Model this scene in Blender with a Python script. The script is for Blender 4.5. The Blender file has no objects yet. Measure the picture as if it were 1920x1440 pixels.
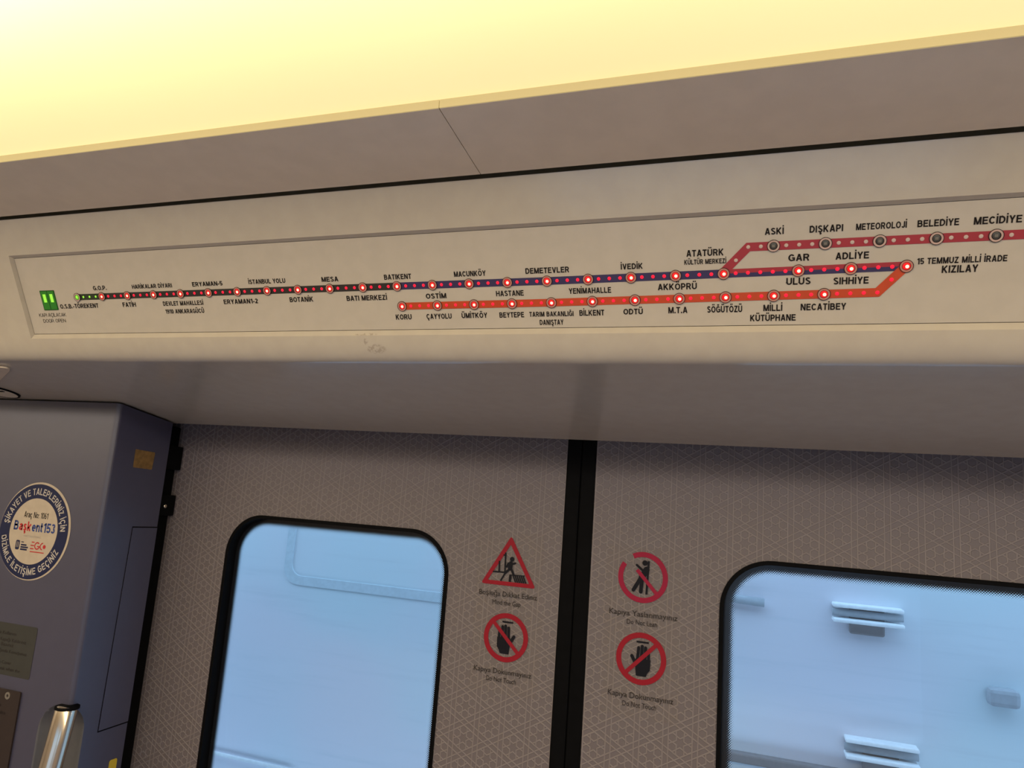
import bpy, bmesh, math, random
from mathutils import Vector, Matrix

TUBE_DOWN, TUBE_SIDE = 36.0, 11.4  # watts of the ceiling tube row, downwards and to each side
LAMP_EDGE, LAMP_MID = 0.86, 9.0    # diffuser brightness at its rim, and its rise towards the tubes

random.seed(7)
sc = bpy.context.scene
COL = sc.collection
EYE = 1.65                      # camera height above the floor, metres

# ------------------------------------------------------------------ camera, world, lights, exposure
cam_data = bpy.data.cameras.new('camera')
cam = bpy.data.objects.new('camera', cam_data)
COL.objects.link(cam)
cam_data.sensor_fit = 'HORIZONTAL'
cam_data.sensor_width = 36.0
cam_data.lens = 25.231
cam_data.clip_start = 0.02
RC = ((0.94390263, -0.3299232, -0.01408917),
      (0.32215965, 0.92938485, -0.18015816),
      (0.07253262, 0.16551279, 0.98353675))      # columns: right, forward, up
right = Vector([r[0] for r in RC]); fwd = Vector([r[1] for r in RC]); upv = Vector([r[2] for r in RC])
m = Matrix.Identity(4)
for i in range(3):
    m[i][0], m[i][1], m[i][2] = right[i], upv[i], -fwd[i]
m[2][3] = EYE
cam.matrix_world = m
cam_data.dof.use_dof = True
cam_data.dof.focus_distance = 1.05
cam_data.dof.aperture_fstop = 28.0
sc.camera = cam

world = bpy.data.worlds.new('overcast_sky'); sc.world = world
world.use_nodes = True
bg = world.node_tree.nodes['Background']
bg.inputs[0].default_value = (0.42, 0.68, 1.0, 1)
bg.inputs[1].default_value = 2.4

sc.view_settings.view_transform = 'Standard'
sc.view_settings.look = 'None'
sc.view_settings.gamma = 1.0
sc.view_settings.use_curve_mapping = False
sc.view_settings.exposure = 0.0

def area_light(name, loc, rot, sx, sy, power, color):
    d = bpy.data.lights.new(name, 'AREA'); d.shape = 'RECTANGLE'
    d.size, d.size_y, d.energy, d.color = sx, sy, power, color
    o = bpy.data.objects.new(name, d); COL.objects.link(o)
    o.location, o.rotation_euler = loc, rot
    return o
# the fluorescent row along the middle of the ceiling, under its diffuser
TUBE_COLOR = (1.0, 0.87, 0.74)
area_light('ceiling_tube_row', (-0.3, 0.03, EYE + 0.408), (0, 0, 0), 6.2, 0.22, TUBE_DOWN, TUBE_COLOR)
area_light('ceiling_tube_row', (-0.3, 0.07, EYE + 0.390), (1.15, 0, 0), 6.2, 0.10, TUBE_SIDE, TUBE_COLOR)
area_light('ceiling_tube_row', (-0.3, -0.01, EYE + 0.390), (-1.15, 0, 0), 6.2, 0.10, TUBE_SIDE, TUBE_COLOR)

# ------------------------------------------------------------------ node helpers and materials
class NT:
    def __init__(s, mat): s.t = mat.node_tree; s.n = s.t.nodes; s.l = s.t.links
    def node(s, kind, **kw):
        x = s.n.new(kind)
        for k, v in kw.items(): setattr(x, k, v)
        return x
    def put(s, sock, v):
        if hasattr(v, 'is_output'): s.l.new(v, sock)
        elif isinstance(v, (int, float)): sock.default_value = v
        else: sock.default_value = v
    def m(s, op, a, b=0.0, c=None):
        x = s.node('ShaderNodeMath', operation=op)
        s.put(x.inputs[0], a); s.put(x.inputs[1], b)
        if c is not None: s.put(x.inputs[2], c)
        return x.outputs[0]
    def mix(s, f, a, b):
        x = s.node('ShaderNodeMix', data_type='RGBA')
        s.put(x.inputs[0], f); s.put(x.inputs[6], a); s.put(x.inputs[7], b)
        return x.outputs[2]
    def ramp(s, v, lo, hi):                       # smooth 0..1
        x = s.node('ShaderNodeMapRange', interpolation_type='SMOOTHSTEP')
        s.put(x.inputs[0], v); s.put(x.inputs[1], lo); s.put(x.inputs[2], hi)
        return x.outputs[0]
    def xyz(s):
        g = s.node('ShaderNodeTexCoord'); x = s.node('ShaderNodeSeparateXYZ')
        s.l.new(g.outputs['Object'], x.inputs[0])
        return g.outputs['Object'], x.outputs[0], x.outputs[1], x.outputs[2]
    def noise(s, vec, scale, detail=3.0, rough=0.5):
        x = s.node('ShaderNodeTexNoise'); s.put(x.inputs['Vector'], vec)
        x.inputs['Scale'].default_value = scale; x.inputs['Detail'].default_value = detail
        x.inputs['Roughness'].default_value = rough
        return x.outputs[0]

def c4(c): return (c[0], c[1], c[2], 1.0)

def new_mat(name):
    mt = bpy.data.materials.new(name); mt.use_nodes = True
    return mt, NT(mt), mt.node_tree.nodes['Principled BSDF']

def plain(name, col, rough=0.5, metal=0.0, grain=0.04, scale=60.0, bump=0.0, spec=0.5):
    mt, t, p = new_mat(name)
    co, x, y, z = t.xyz()
    n = t.noise(co, scale, 4.0)
    lo = tuple(max(0, v * (1 - grain)) for v in col); hi = tuple(min(1, v * (1 + grain)) for v in col)
    t.l.new(t.mix(t.ramp(n, 0.3, 0.7), c4(lo), c4(hi)), p.inputs['Base Color'])
    p.inputs['Roughness'].default_value = rough; p.inputs['Metallic'].default_value = metal
    p.inputs['Specular IOR Level'].default_value = spec
    if bump:
        b = t.node('ShaderNodeBump'); b.inputs['Strength'].default_value = bump; b.inputs['Distance'].default_value = 0.002
        t.l.new(t.noise(co, scale * 4, 3.0), b.inputs['Height']); t.l.new(b.outputs[0], p.inputs['Normal'])
    return mt

def glow(name, col, strength, base=None):
    mt, t, p = new_mat(name)
    p.inputs['Base Color'].default_value = c4(base or col)
    p.inputs['Emission Color'].default_value = c4(col)
    p.inputs['Emission Strength'].default_value = strength
    p.inputs['Roughness'].default_value = 0.45; p.inputs['Specular IOR Level'].default_value = 0.15
    return mt

# ------------------------------------------------------------------ geometry helpers
WM = {}                                           # world matrices by object name

def link(name, mesh, mats=(), parent=None, mw=None):
    o = bpy.data.objects.new(name, mesh); COL.objects.link(o)
    for mt in mats if isinstance(mats, (list, tuple)) else [mats]:
        if mesh is not None and len(mesh.materials) < 8 and mt.name not in [q.name for q in mesh.materials if q]: mesh.materials.append(mt)
    mw = mw or Matrix.Identity(4)
    if parent is not None:
        o.parent = parent
        o.matrix_basis = WM[parent.name].inverted() @ mw
    else:
        o.matrix_basis = mw
    WM[o.name] = mw.copy()
    return o

def tag(o, label, cat, group=None, kind=None):
    o['label'] = label; o['category'] = cat
    if group: o['group'] = group
    if kind: o['kind'] = kind
    return o

def thing(name, loc, label, cat, group=None, kind=None):
    o = link(name, None, (), None, Matrix.Translation(Vector(loc)))
    o.empty_display_size = 0.05
    return tag(o, label, cat, group, kind)

def mesh_from_bm(bm, smooth=False):
    me = bpy.data.meshes.new('mesh'); bm.normal_update(); bm.to_mesh(me); bm.free()
    if smooth:
        for f in me.polygons: f.use_smooth = True
    return me

def box_mesh(x0, x1, y0, y1, z0, z1, bevel=0.0, seg=2):
    bm = bmesh.new()
    v = [bm.verts.new((x, y, z)) for x in (x0, x1) for y in (y0, y1) for z in (z0, z1)]
    for a in ((0,1,3,2),(4,6,7,5),(0,4,5,1),(2,3,7,6),(0,2,6,4),(1,5,7,3)): bm.faces.new([v[i] for i in a])
    bmesh.ops.recalc_face_normals(bm, faces=bm.faces)
    if bevel: bmesh.ops.bevel(bm, geom=list(bm.edges), offset=bevel, segments=seg, profile=0.5, affect='EDGES')
    return mesh_from_bm(bm)

def add_box(bm, x0, x1, y0, y1, z0, z1):
    v = [bm.verts.new((x, y, z)) for x in (x0, x1) for y in (y0, y1) for z in (z0, z1)]
    fs = [bm.faces.new([v[i] for i in a]) for a in ((0,1,3,2),(4,6,7,5),(0,4,5,1),(2,3,7,6),(0,2,6,4),(1,5,7,3))]
    bmesh.ops.recalc_face_normals(bm, faces=fs)

def tube_mesh(pts, r, seg=24, caps=True):
    bm = bmesh.new(); rings = []
    for i, p in enumerate(pts):
        p = Vector(p); rr = r[i] if isinstance(r, (list, tuple)) else r
        a = Vector(pts[max(0, i-1)]); b = Vector(pts[min(len(pts)-1, i+1)]); d = (b-a).normalized()
        s = Vector((1,0,0)) if abs(d.x) < .8 else Vector((0,1,0))
        u = d.cross(s).normalized(); w = d.cross(u)
        rings.append([bm.verts.new(p + (u*math.cos(2*math.pi*k/seg) + w*math.sin(2*math.pi*k/seg))*rr) for k in range(seg)])
    for a, b in zip(rings, rings[1:]):
        for k in range(seg): bm.faces.new((a[k], a[(k+1)%seg], b[(k+1)%seg], b[k]))
    if caps:
        bm.faces.new(rings[0]); bm.faces.new(rings[-1])
    bmesh.ops.recalc_face_normals(bm, faces=bm.faces)
    return mesh_from_bm(bm, True)

def extrude_profile(segments, closed=False):
    """segments: list of (x0, x1, [(y, z), ...])"""
    bm = bmesh.new()
    for x0, x1, prof in segments:
        a = [bm.verts.new((x0, y, z)) for y, z in prof]; b = [bm.verts.new((x1, y, z)) for y, z in prof]
        for i in range(len(prof) - (0 if closed else 1)):
            j = (i+1) % len(prof)
            bm.faces.new((a[i], b[i], b[j], a[j]))
        if closed:
            bm.faces.new(a); bm.faces.new(list(reversed(b)))
    bmesh.ops.remove_doubles(bm, verts=bm.verts, dist=1e-6)
    bmesh.ops.recalc_face_normals(bm, faces=bm.faces)
    return bm

def curve_mesh(splines, thick=0.0, zmid=0.0):
    """filled 2D outline(s) (even-odd holes) of given thickness, centred on zmid"""
    cu = bpy.data.curves.new('outline', 'CURVE'); cu.dimensions = '2D'; cu.fill_mode = 'BOTH'; cu.extrude = thick/2
    for pts in splines:
        sp = cu.splines.new('POLY'); sp.points.add(len(pts)-1)
        for q, (x, y) in zip(sp.points, pts): q.co = (x, y, 0, 1)
        sp.use_cyclic_u = True
    ob = bpy.data.objects.new('outline', cu); COL.objects.link(ob)
    dg = bpy.context.evaluated_depsgraph_get(); me = bpy.data.meshes.new_from_object(ob.evaluated_get(dg))
    bpy.data.objects.remove(ob); bpy.data.curves.remove(cu)
    me.materials.clear()
    if zmid: me.transform(Matrix.Translation((0, 0, zmid)))
    return me

def join_meshes(meshes, mat_ids=None):
    bm = bmesh.new()
    for i, me in enumerate(meshes):
        n0 = len(bm.faces); bm.from_mesh(me); bm.faces.ensure_lookup_table()
        if mat_ids:
            for f in bm.faces[n0:]: f.material_index = mat_ids[i]
        bpy.data.meshes.remove(me)
    out = bpy.data.meshes.new('mesh'); bm.to_mesh(out); bm.free()
    return out

def circle(cx, cy, r, n=48, a0=0.0, a1=2*math.pi):
    full = abs(a1-a0-2*math.pi) < 1e-6
    k = n if full else n+1
    return [(cx + r*math.cos(a0+(a1-a0)*i/n), cy + r*math.sin(a0+(a1-a0)*i/n)) for i in range(k)]
def arc_band(cx, cy, r0, r1, a0, a1, n=48):
    return circle(cx, cy, r1, n, a0, a1) + list(reversed(circle(cx, cy, r0, n, a0, a1)))
def capsule(a, b, w, n=8):
    ax, ay = a; bx, by = b; t = math.atan2(by-ay, bx-ax); r = w/2
    return circle(bx, by, r, n, t-math.pi/2, t+math.pi/2) + circle(ax, ay, r, n, t+math.pi/2, t+1.5*math.pi)
def bar(a, b, w):
    ax, ay = a; bx, by = b; L = math.hypot(bx-ax, by-ay); nx, ny = -(by-ay)/L*w/2, (bx-ax)/L*w/2
    return [(ax+nx, ay+ny), (bx+nx, by+ny), (bx-nx, by-ny), (ax-nx, ay-ny)]
def rrect(x0, x1, y0, y1, r, n=10):
    out = []
    for cx, cy, a in ((x1-r, y1-r, 0), (x0+r, y1-r, 90), (x0+r, y0+r, 180), (x1-r, y0+r, 270)):
        out += circle(cx, cy, r, n, math.radians(a), math.radians(a+90))
    return out
def rpoly(pts, r, n=5):
    """polygon with rounded corners"""
    out = []; k = len(pts)
    for i in range(k):
        p = Vector(pts[i]); a = (Vector(pts[i-1])-p).normalized(); b = (Vector(pts[(i+1)%k])-p).normalized()
        h = math.acos(max(-1, min(1, a.dot(b))))/2; d = r/math.tan(h)
        s, e = p+a*d, p+b*d
        for j in range(n+1):
            t = j/n; q = s*(1-t)**2 + p*2*t*(1-t) + e*t*t; out.append((q.x, q.y))
    return out
def shapes_mesh(list_of_loops, thick, zmid):
    return join_meshes([curve_mesh([lp] if isinstance(lp[0], tuple) else lp, thick, zmid + i*6e-6) for i, lp in enumerate(list_of_loops)])

def glyphs(body, bold=0.0, shear=0.0):
    cu = bpy.data.curves.new('writing', 'FONT'); cu.body = body; cu.offset = bold; cu.shear = shear; cu.resolution_u = 3
    ob = bpy.data.objects.new('writing', cu); COL.objects.link(ob)
    dg = bpy.context.evaluated_depsgraph_get(); me = bpy.data.meshes.new_from_object(ob.evaluated_get(dg))
    bpy.data.objects.remove(ob); bpy.data.curves.remove(cu)
    me.materials.clear()
    return me
CAP = 0.682
def text_mesh(body, x, y, width, cap, bold=0.012, z=0.0, anchor='l', shear=0.0):
    """one line of writing as a flat mesh: baseline start (x, y), fitted to a width and a capital height"""
    me = glyphs(body, bold, shear)
    xs = [v.co.x for v in me.vertices]; x0, x1 = min(xs), max(xs)
    sy = cap/(CAP + 2*bold); sx = width/(x1-x0) if width else sy*0.85
    if anchor == 'c': x = x - sx*(x1-x0)/2
    for v in me.vertices: v.co = Vector((x + (v.co.x-x0)*sx, y + (v.co.y+bold)*sy, z))
    return me
# ------------------------------------------------------------------ drawn sans lettering: each character is a set of pen strokes in a box one capital high
def _arc(cx, cy, rx, ry, a0, a1, n=12):
    return [(cx + rx*math.cos(math.radians(a0+(a1-a0)*i/n)), cy + ry*math.sin(math.radians(a0+(a1-a0)*i/n))) for i in range(n+1)]
def pen(ch, h):
    """(advance width, strokes) of a character; h is half the stroke's thickness"""
    t = 1-h
    def bowl(x, y0, y1, w): r = (y1-y0)/2; return [(x, y1)] + _arc(w-r*0.92, (y0+y1)/2, r*0.92, r, 90, -90) + [(x, y0)]
    dots2 = lambda w: [[(w/2-0.13, 1.13), (w/2-0.13, 1.13+2*h)], [(w/2+0.13, 1.13), (w/2+0.13, 1.13+2*h)]]
    ced = lambda w: [[(w/2+0.02, 0.0), (w/2+0.02, -0.09)] + _arc(w/2+0.02, -0.16, 0.09, 0.07, 80, -120, 6)]
    base = {'İ': 'I', 'Ö': 'O', 'Ü': 'U', 'Ş': 'S', 'Ç': 'C', 'Ğ': 'G', 'ş': 's', 'ç': 'c', 'ı': 'i'}
    if ch in base and ch != 'ı':
        w, s = pen(base[ch], h)
        if ch == 'İ': s = s + [[(w/2, 1.12), (w/2, 1.12+2.1*h)]]
        elif ch in 'ÖÜ': s = s + dots2(w)
        elif ch == 'Ğ': s = s + [_arc(w/2, 1.30, 0.15, 0.15, 200, 340, 8)]
        else: s = s + ced(w)
        return w, s
    O = lambda w, lo=0.0, hi=1.0: [_arc(w/2, (lo+hi)/2, w/2-h, (hi-lo)/2-h, 90, -270, 28)]
    x = 0.73
    G = {
     'A': (0.74, [[(h*1.05, 0), (0.37-h*0.15, 1)], [(0.74-h*1.05, 0), (0.37+h*0.15, 1)], [(0.17, 0.20+h), (0.57, 0.20+h)]]),
     'B': (0.70, [[(h, 0), (h, 1)], bowl(h, 0.53, t, 0.64-h), bowl(h, h, 0.53, 0.70-h)]),
     'C': (0.72, [_arc(0.37, 0.5, 0.37-h, 0.5-h, 38, 322, 22)]),
     'D': (0.72, [[(h, 0), (h, 1)], [(h, t), (0.30, t)] + _arc(0.30, 0.5, 0.42-h, 0.5-h, 90, -90, 14) + [(h, h)]]),
     'E': (0.64, [[(h, 0), (h, 1)], [(h, t), (0.62, t)], [(h, 0.52), (0.58, 0.52)], [(h, h), (0.64, h)]]),
     'F': (0.60, [[(h, 0), (h, 1)], [(h, t), (0.60, t)], [(h, 0.50), (0.53, 0.50)]]),
     'G': (0.77, [_arc(0.38, 0.5, 0.38-h, 0.5-h, 38, 300, 20) + [(0.77-h, 0.16), (0.77-h, 0.50-h)], [(0.42, 0.46), (0.77, 0.46)]]),
     'H': (0.72, [[(h, 0), (h, 1)], [(0.72-h, 0), (0.72-h, 1)], [(h, 0.52), (0.72-h, 0.52)]]),
     'I': (2*h, [[(h, 0), (h, 1)]]),
     'J': (0.54, [[(0.54-h, 1), (0.54-h, 0.30)] + _arc(0.27, 0.30, 0.27-h, 0.30-h, 0, -170, 12)]),
     'K': (0.74, [[(h, 0), (h, 1)], [(0.66-h*0.4, 1), (h, 0.34)], [(0.27, 0.55), (0.74-h*1.2, 0)]]),
     'L': (0.60, [[(h, 0), (h, 1)], [(h, h), (0.60, h)]]),
     'M': (0.86, [[(h, 0), (h, 1)], [(0.86-h, 0), (0.86-h, 1)], [(h*1.2, 1), (0.43, 0.02)], [(0.86-h*1.2, 1), (0.43, 0.02)]]),
     'N': (0.72, [[(h, 0), (h, 1)], [(0.72-h, 0), (0.72-h, 1)], [(h*1.2, 1), (0.72-h*1.2, 0)]]),
     'O': (0.79, O(0.79)),
     'P': (0.66, [[(h, 0), (h, 1)], bowl(h, 0.42, t, 0.66-h)]),
     'R': (0.72, [[(h, 0), (h, 1)], bowl(h, 0.47, t, 0.68-h), [(0.40, 0.47), (0.72-h*1.1, 0)]]),
     'S': (0.66, [_arc(0.33, 0.745, 0.31-h, 0.255-h, 20, 215, 12) + [(0.33, 0.505)] + _arc(0.33, 0.275, 0.33-h, 0.275-h, 35, -160, 12)]),
     'T': (0.62, [[(0.31, 0), (0.31, 1)], [(0, t), (0.62, t)]]),
     'U': (0.72, [[(h, 1), (h, 0.36)] + _arc(0.36, 0.36, 0.36-h, 0.36-h, 180, 360, 14) + [(0.72-h, 1)]]),
     'V': (0.70, [[(h, 1), (0.35, 0)], [(0.70-h, 1), (0.35, 0)]]),
     'Y': (0.70, [[(h*0.9, 1), (0.35, 0.42)], [(0.70-h*0.9, 1), (0.35, 0.42)], [(0.35, 0.48), (0.35, 0)]]),
     'Z': (0.64, [[(0.03, t), (0.62, t)], [(0.62-h*1.1, 0.97), (h*1.1, 0.03)], [(0, h), (0.64, h)]]),
     '0': (0.60, O(0.60)),
     '1': (0.40, [[(0.40-h, 0), (0.40-h, 1)], [(0.40-h, 1-h*0.6), (0.05, 0.74)]]),
     '2': (0.58, [_arc(0.29, 0.71, 0.29-h, 0.29-h, 165, -35, 12) + [(h*1.1, h*1.2)], [(0, h), (0.58, h)]]),
     '3': (0.58, [_arc(0.27, 0.745, 0.27-h, 0.255-h, 160, -90, 12), _arc(0.28, 0.275, 0.30-h, 0.275-h, 90, -160, 12)]),
     '5': (0.60, [[(0.55, t), (0.12, t), (h, 0.50), ] + _arc(0.29, 0.32, 0.31-h, 0.32-h, 120, -160, 14)]),
     '6': (0.60, [O(0.60, 0.0, 0.62)[0], _arc(0.36, 0.40, 0.36-h, 0.60-h, 178, 75, 10)]),
     '9': (0.60, [O(0.60, 0.38, 1.0)[0], _arc(0.24, 0.60, 0.36-h, 0.60-h, -2, -105, 10)]),
     '.': (2.2*h, [[(1.1*h, 0), (1.1*h, 2.2*h)]]),
     ':': (2.2*h, [[(1.1*h, 0), (1.1*h, 2.2*h)], [(1.1*h, 0.5), (1.1*h, 0.5+2.2*h)]]),
     '-': (0.34, [[(0, 0.36), (0.34, 0.36)]]),
     'a': (0.56, [[(0.56-h, 0), (0.56-h, 0.50)] + _arc(0.28, 0.48, 0.28-h, x-0.48-h, 0, 165, 10), _arc(0.25, 0.22, 0.25-h, 0.22-h, 80, 330, 12), [(0.25, 0.42), (0.56-h, 0.42)], [(0.40, 0.08), (0.56-h, 0.2)]]),
     'c': (0.56, [_arc(0.29, x/2, 0.29-h, x/2-h, 45, 315, 16)]),
     'e': (0.60, [_arc(0.30, x/2, 0.30-h, x/2-h, -45, -360, 18) + [(h, x/2)]]),
     'i': (2*h, [[(h, 0), (h, x)]]),
     'k': (0.58, [[(h, 0), (h, 1)], [(0.53, x), (h, 0.25)], [(0.22, 0.42), (0.58-h, 0)]]),
     'n': (0.58, [[(h, 0), (h, x)], [(h, 0.45)] + _arc(0.29, 0.45, 0.29-h, x-0.45-h, 180, 0, 10) + [(0.58-h, 0)]]),
     'o': (0.62, O(0.62, 0.0, x)),
     'r': (0.38, [[(h, 0), (h, x)], [(h, 0.42)] + _arc(0.34, 0.42, 0.34-h, x-0.42-h, 180, 85, 8)]),
     's': (0.52, [_arc(0.26, x-0.19, 0.25-h, 0.20-h, 25, 215, 10) + [(0.26, x/2+0.01)] + _arc(0.26, 0.20, 0.26-h, 0.20-h, 35, -160, 10)]),
     't': (0.38, [[(0.15, 0.95), (0.15, 0.20)] + _arc(0.33, 0.20, 0.18, 0.20-h, 180, 275, 6), [(0, x-h), (0.36, x-h)]]),
    }
    return G[ch]
def stroke_outline(pts, h):
    up_, dn = [], []
    closed = math.hypot(pts[0][0]-pts[-1][0], pts[0][1]-pts[-1][1]) < 1e-6 and len(pts) > 3
    P_ = [Vector(p) for p in pts]
    for i, p in enumerate(P_):
        a = (p-P_[i-1]).normalized() if i else ((p-P_[-2]).normalized() if closed else None)
        b = (P_[i+1]-p).normalized() if i < len(P_)-1 else ((P_[1]-p).normalized() if closed else None)
        a = a or b; b = b or a
        n1 = Vector((-a.y, a.x)); n2 = Vector((-b.y, b.x)); s = n1+n2
        n = s.normalized() if s.length > 1e-6 else n1
        k = min(2.0, 1/max(0.2, n.dot(n1)))
        up_.append(p+n*h*k); dn.append(p-n*h*k)
    return up_, dn
def letter_faces(bm, body, h, gap, xf):
    """adds the strokes of a line of writing to a bmesh through xf(x, y, letter centre, advance)"""
    x = 0.0; lay = []
    for ch in body:
        if ch == ' ': x += 0.40; continue
        w, strokes = pen(ch, h); lay.append((x, w, strokes)); x += w + gap
    total = x - gap
    for x0, w, strokes in lay:
        for st in strokes:
            u, d = stroke_outline(st, h)
            vu = [bm.verts.new(xf(x0+p.x, p.y, x0+w/2, total)) for p in u]; vd = [bm.verts.new(xf(x0+p.x, p.y, x0+w/2, total)) for p in d]
            for i in range(len(u)-1): bm.faces.new((vd[i], vd[i+1], vu[i+1], vu[i]))
    return total
def sans_mesh(body, x, y, width, cap, weight=0.165, z=0.0, anchor='l', gap=0.10):
    bm = bmesh.new()
    n = len(body)
    def xf(px, py, c, total):
        k = width/total; ox = x - width/2 if anchor == 'c' else x
        return (ox + px*k, y + py*cap, z)
    letter_faces(bm, body, weight/2, gap, xf)
    return mesh_from_bm(bm)
def sans_arc_mesh(body, cx, cy, r, a_start, a_end, cap, top=True, weight=0.17, z=0.0):
    bm = bmesh.new(); L = abs(math.radians(a_end-a_start))*r
    def xf(px, py, c, total):
        k = L/total; a = math.radians(a_start + (a_end-a_start)*c/total)
        rad = Vector((math.cos(a), math.sin(a))); tan = Vector((math.sin(a), -math.cos(a))) if top else Vector((-math.sin(a), math.cos(a)))
        up = rad if top else -rad
        q = Vector((cx, cy)) + rad*(r - cap/2 if top else r + cap/2) + tan*((px-c)*k) + up*(py*cap)
        return (q.x, q.y, z)
    letter_faces(bm, body, weight/2, 0.16, xf)
    return mesh_from_bm(bm)

def plane(origin, ex, ey):
    ex = Vector(ex).normalized(); ey = Vector(ey).normalized(); ez = ex.cross(ey)
    mt = Matrix.Identity(4)
    for i in range(3): mt[i][0], mt[i][1], mt[i][2], mt[i][3] = ex[i], ey[i], ez[i], origin[i]
    return mt

# ------------------------------------------------------------------ materials
M = {}
M['housing'] = plain('warm_white_moulding', (0.62, 0.545, 0.455), 0.32, grain=0.03, scale=40)
M['ceiling_panel'] = plain('ceiling_board', (0.60, 0.515, 0.405), 0.42, grain=0.03, scale=30)
M['blocker'] = plain('light_blocker_grey', (0.28, 0.25, 0.22), 0.6)
M['board'] = plain('map_board', (0.42, 0.375, 0.315), 0.30, grain=0.025, scale=50)
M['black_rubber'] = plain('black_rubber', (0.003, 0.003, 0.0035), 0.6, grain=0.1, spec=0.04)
M['black_gloss'] = plain('black_trim', (0.008, 0.009, 0.011), 0.25)
M['cabinet'] = plain('blue_grey_paint', (0.043, 0.042, 0.074), 0.38, grain=0.03, scale=50, spec=0.7)
M['recess_grey'] = plain('dark_grey_paint', (0.10, 0.10, 0.11), 0.5)
M['steel'] = plain('polished_steel', (0.80, 0.70, 0.56), 0.2, metal=1.0, grain=0.02)
M['dull_steel'] = plain('dull_steel', (0.55, 0.53, 0.48), 0.35, metal=1.0)
M['ink'] = plain('black_ink', (0.014, 0.011, 0.010), 0.5, spec=0.12)
M['soft_ink'] = plain('faded_ink', (0.026, 0.022, 0.021), 0.6, spec=0.1)
M['sign_black'] = plain('sign_black', (0.008, 0.008, 0.012), 0.5, spec=0.1)
M['sign_red'] = plain('sign_red', (0.225, 0.010, 0.020), 0.5, spec=0.12)
M['sign_crimson'] = plain('sign_crimson', (0.24, 0.012, 0.038), 0.5, spec=0.12)
M['white_print'] = plain('white_print', (0.42, 0.38, 0.35), 0.5, spec=0.1)
M['cream_print'] = plain('cream_print', (0.38, 0.32, 0.255), 0.45, spec=0.15)
M['navy_print'] = plain('navy_print', (0.014, 0.017, 0.050), 0.5, spec=0.12)
M['blue_print'] = plain('blue_print', (0.030, 0.050, 0.17), 0.5, spec=0.12)
M['red_print'] = plain('red_print', (0.36, 0.025, 0.03), 0.5, spec=0.12)
M['grey_print'] = plain('grey_print', (0.35, 0.30, 0.26), 0.5)
M['ochre'] = plain('ochre_sticker', (0.17, 0.095, 0.028), 0.55, grain=0.25, scale=90)
M['yellow'] = plain('yellow_sticker', (0.45, 0.32, 0.02), 0.5)
M['brown_plate'] = plain('brown_plate', (0.026, 0.018, 0.017), 0.5, spec=0.25)
M['line_black'] = plain('line_black', (0.022, 0.018, 0.016), 0.35)
M['line_indigo'] = plain('line_indigo', (0.030, 0.022, 0.075), 0.35)
M['line_red'] = plain('line_red', (0.28, 0.022, 0.030), 0.35)
M['line_orange'] = plain('line_orange', (0.42, 0.050, 0.010), 0.35)
M['ring_lit'] = plain('ring_glow_tinted', (0.42, 0.19, 0.15), 0.4, spec=0.2)  # the lamp's red glow is painted into this ring colour
M['ring_pale'] = plain('ring_pale', (0.44, 0.31, 0.27), 0.4, spec=0.2)
M['dot_pale'] = plain('dot_pale', (0.46, 0.35, 0.31), 0.35)
M['unlit_lamp'] = plain('unlit_lamp', (0.045, 0.042, 0.036), 0.3)
M['unlit_chip'] = plain('unlit_chip', (0.14, 0.125, 0.10), 0.4)
M['red_glow'] = glow('red_lamp', (1.0, 0.010, 0.014), 0.80, (0.3, 0.01, 0.01))
M['red_core'] = glow('red_lamp_core', (1.0, 0.62, 0.45), 1.25)
M['red_dot'] = glow('red_dot_lamp', (1.0, 0.012, 0.045), 0.95, (0.3, 0.01, 0.02))
M['green_glow'] = glow('green_lamp', (0.20, 0.62, 0.03), 0.60, (0.1, 0.3, 0.03))
M['green_core'] = glow('green_lamp_core', (0.30, 0.85, 0.06), 0.70, (0.2, 0.4, 0.05))
M['green_dark'] = glow('green_dark', (0.02, 0.16, 0.012), 0.10, (0.010, 0.05, 0.010))
M['green_lens'] = glow('green_lens', (0.04, 0.30, 0.02), 0.30, (0.015, 0.07, 0.012))
M['line_green'] = plain('line_green', (0.020, 0.030, 0.012), 0.35)

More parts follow.
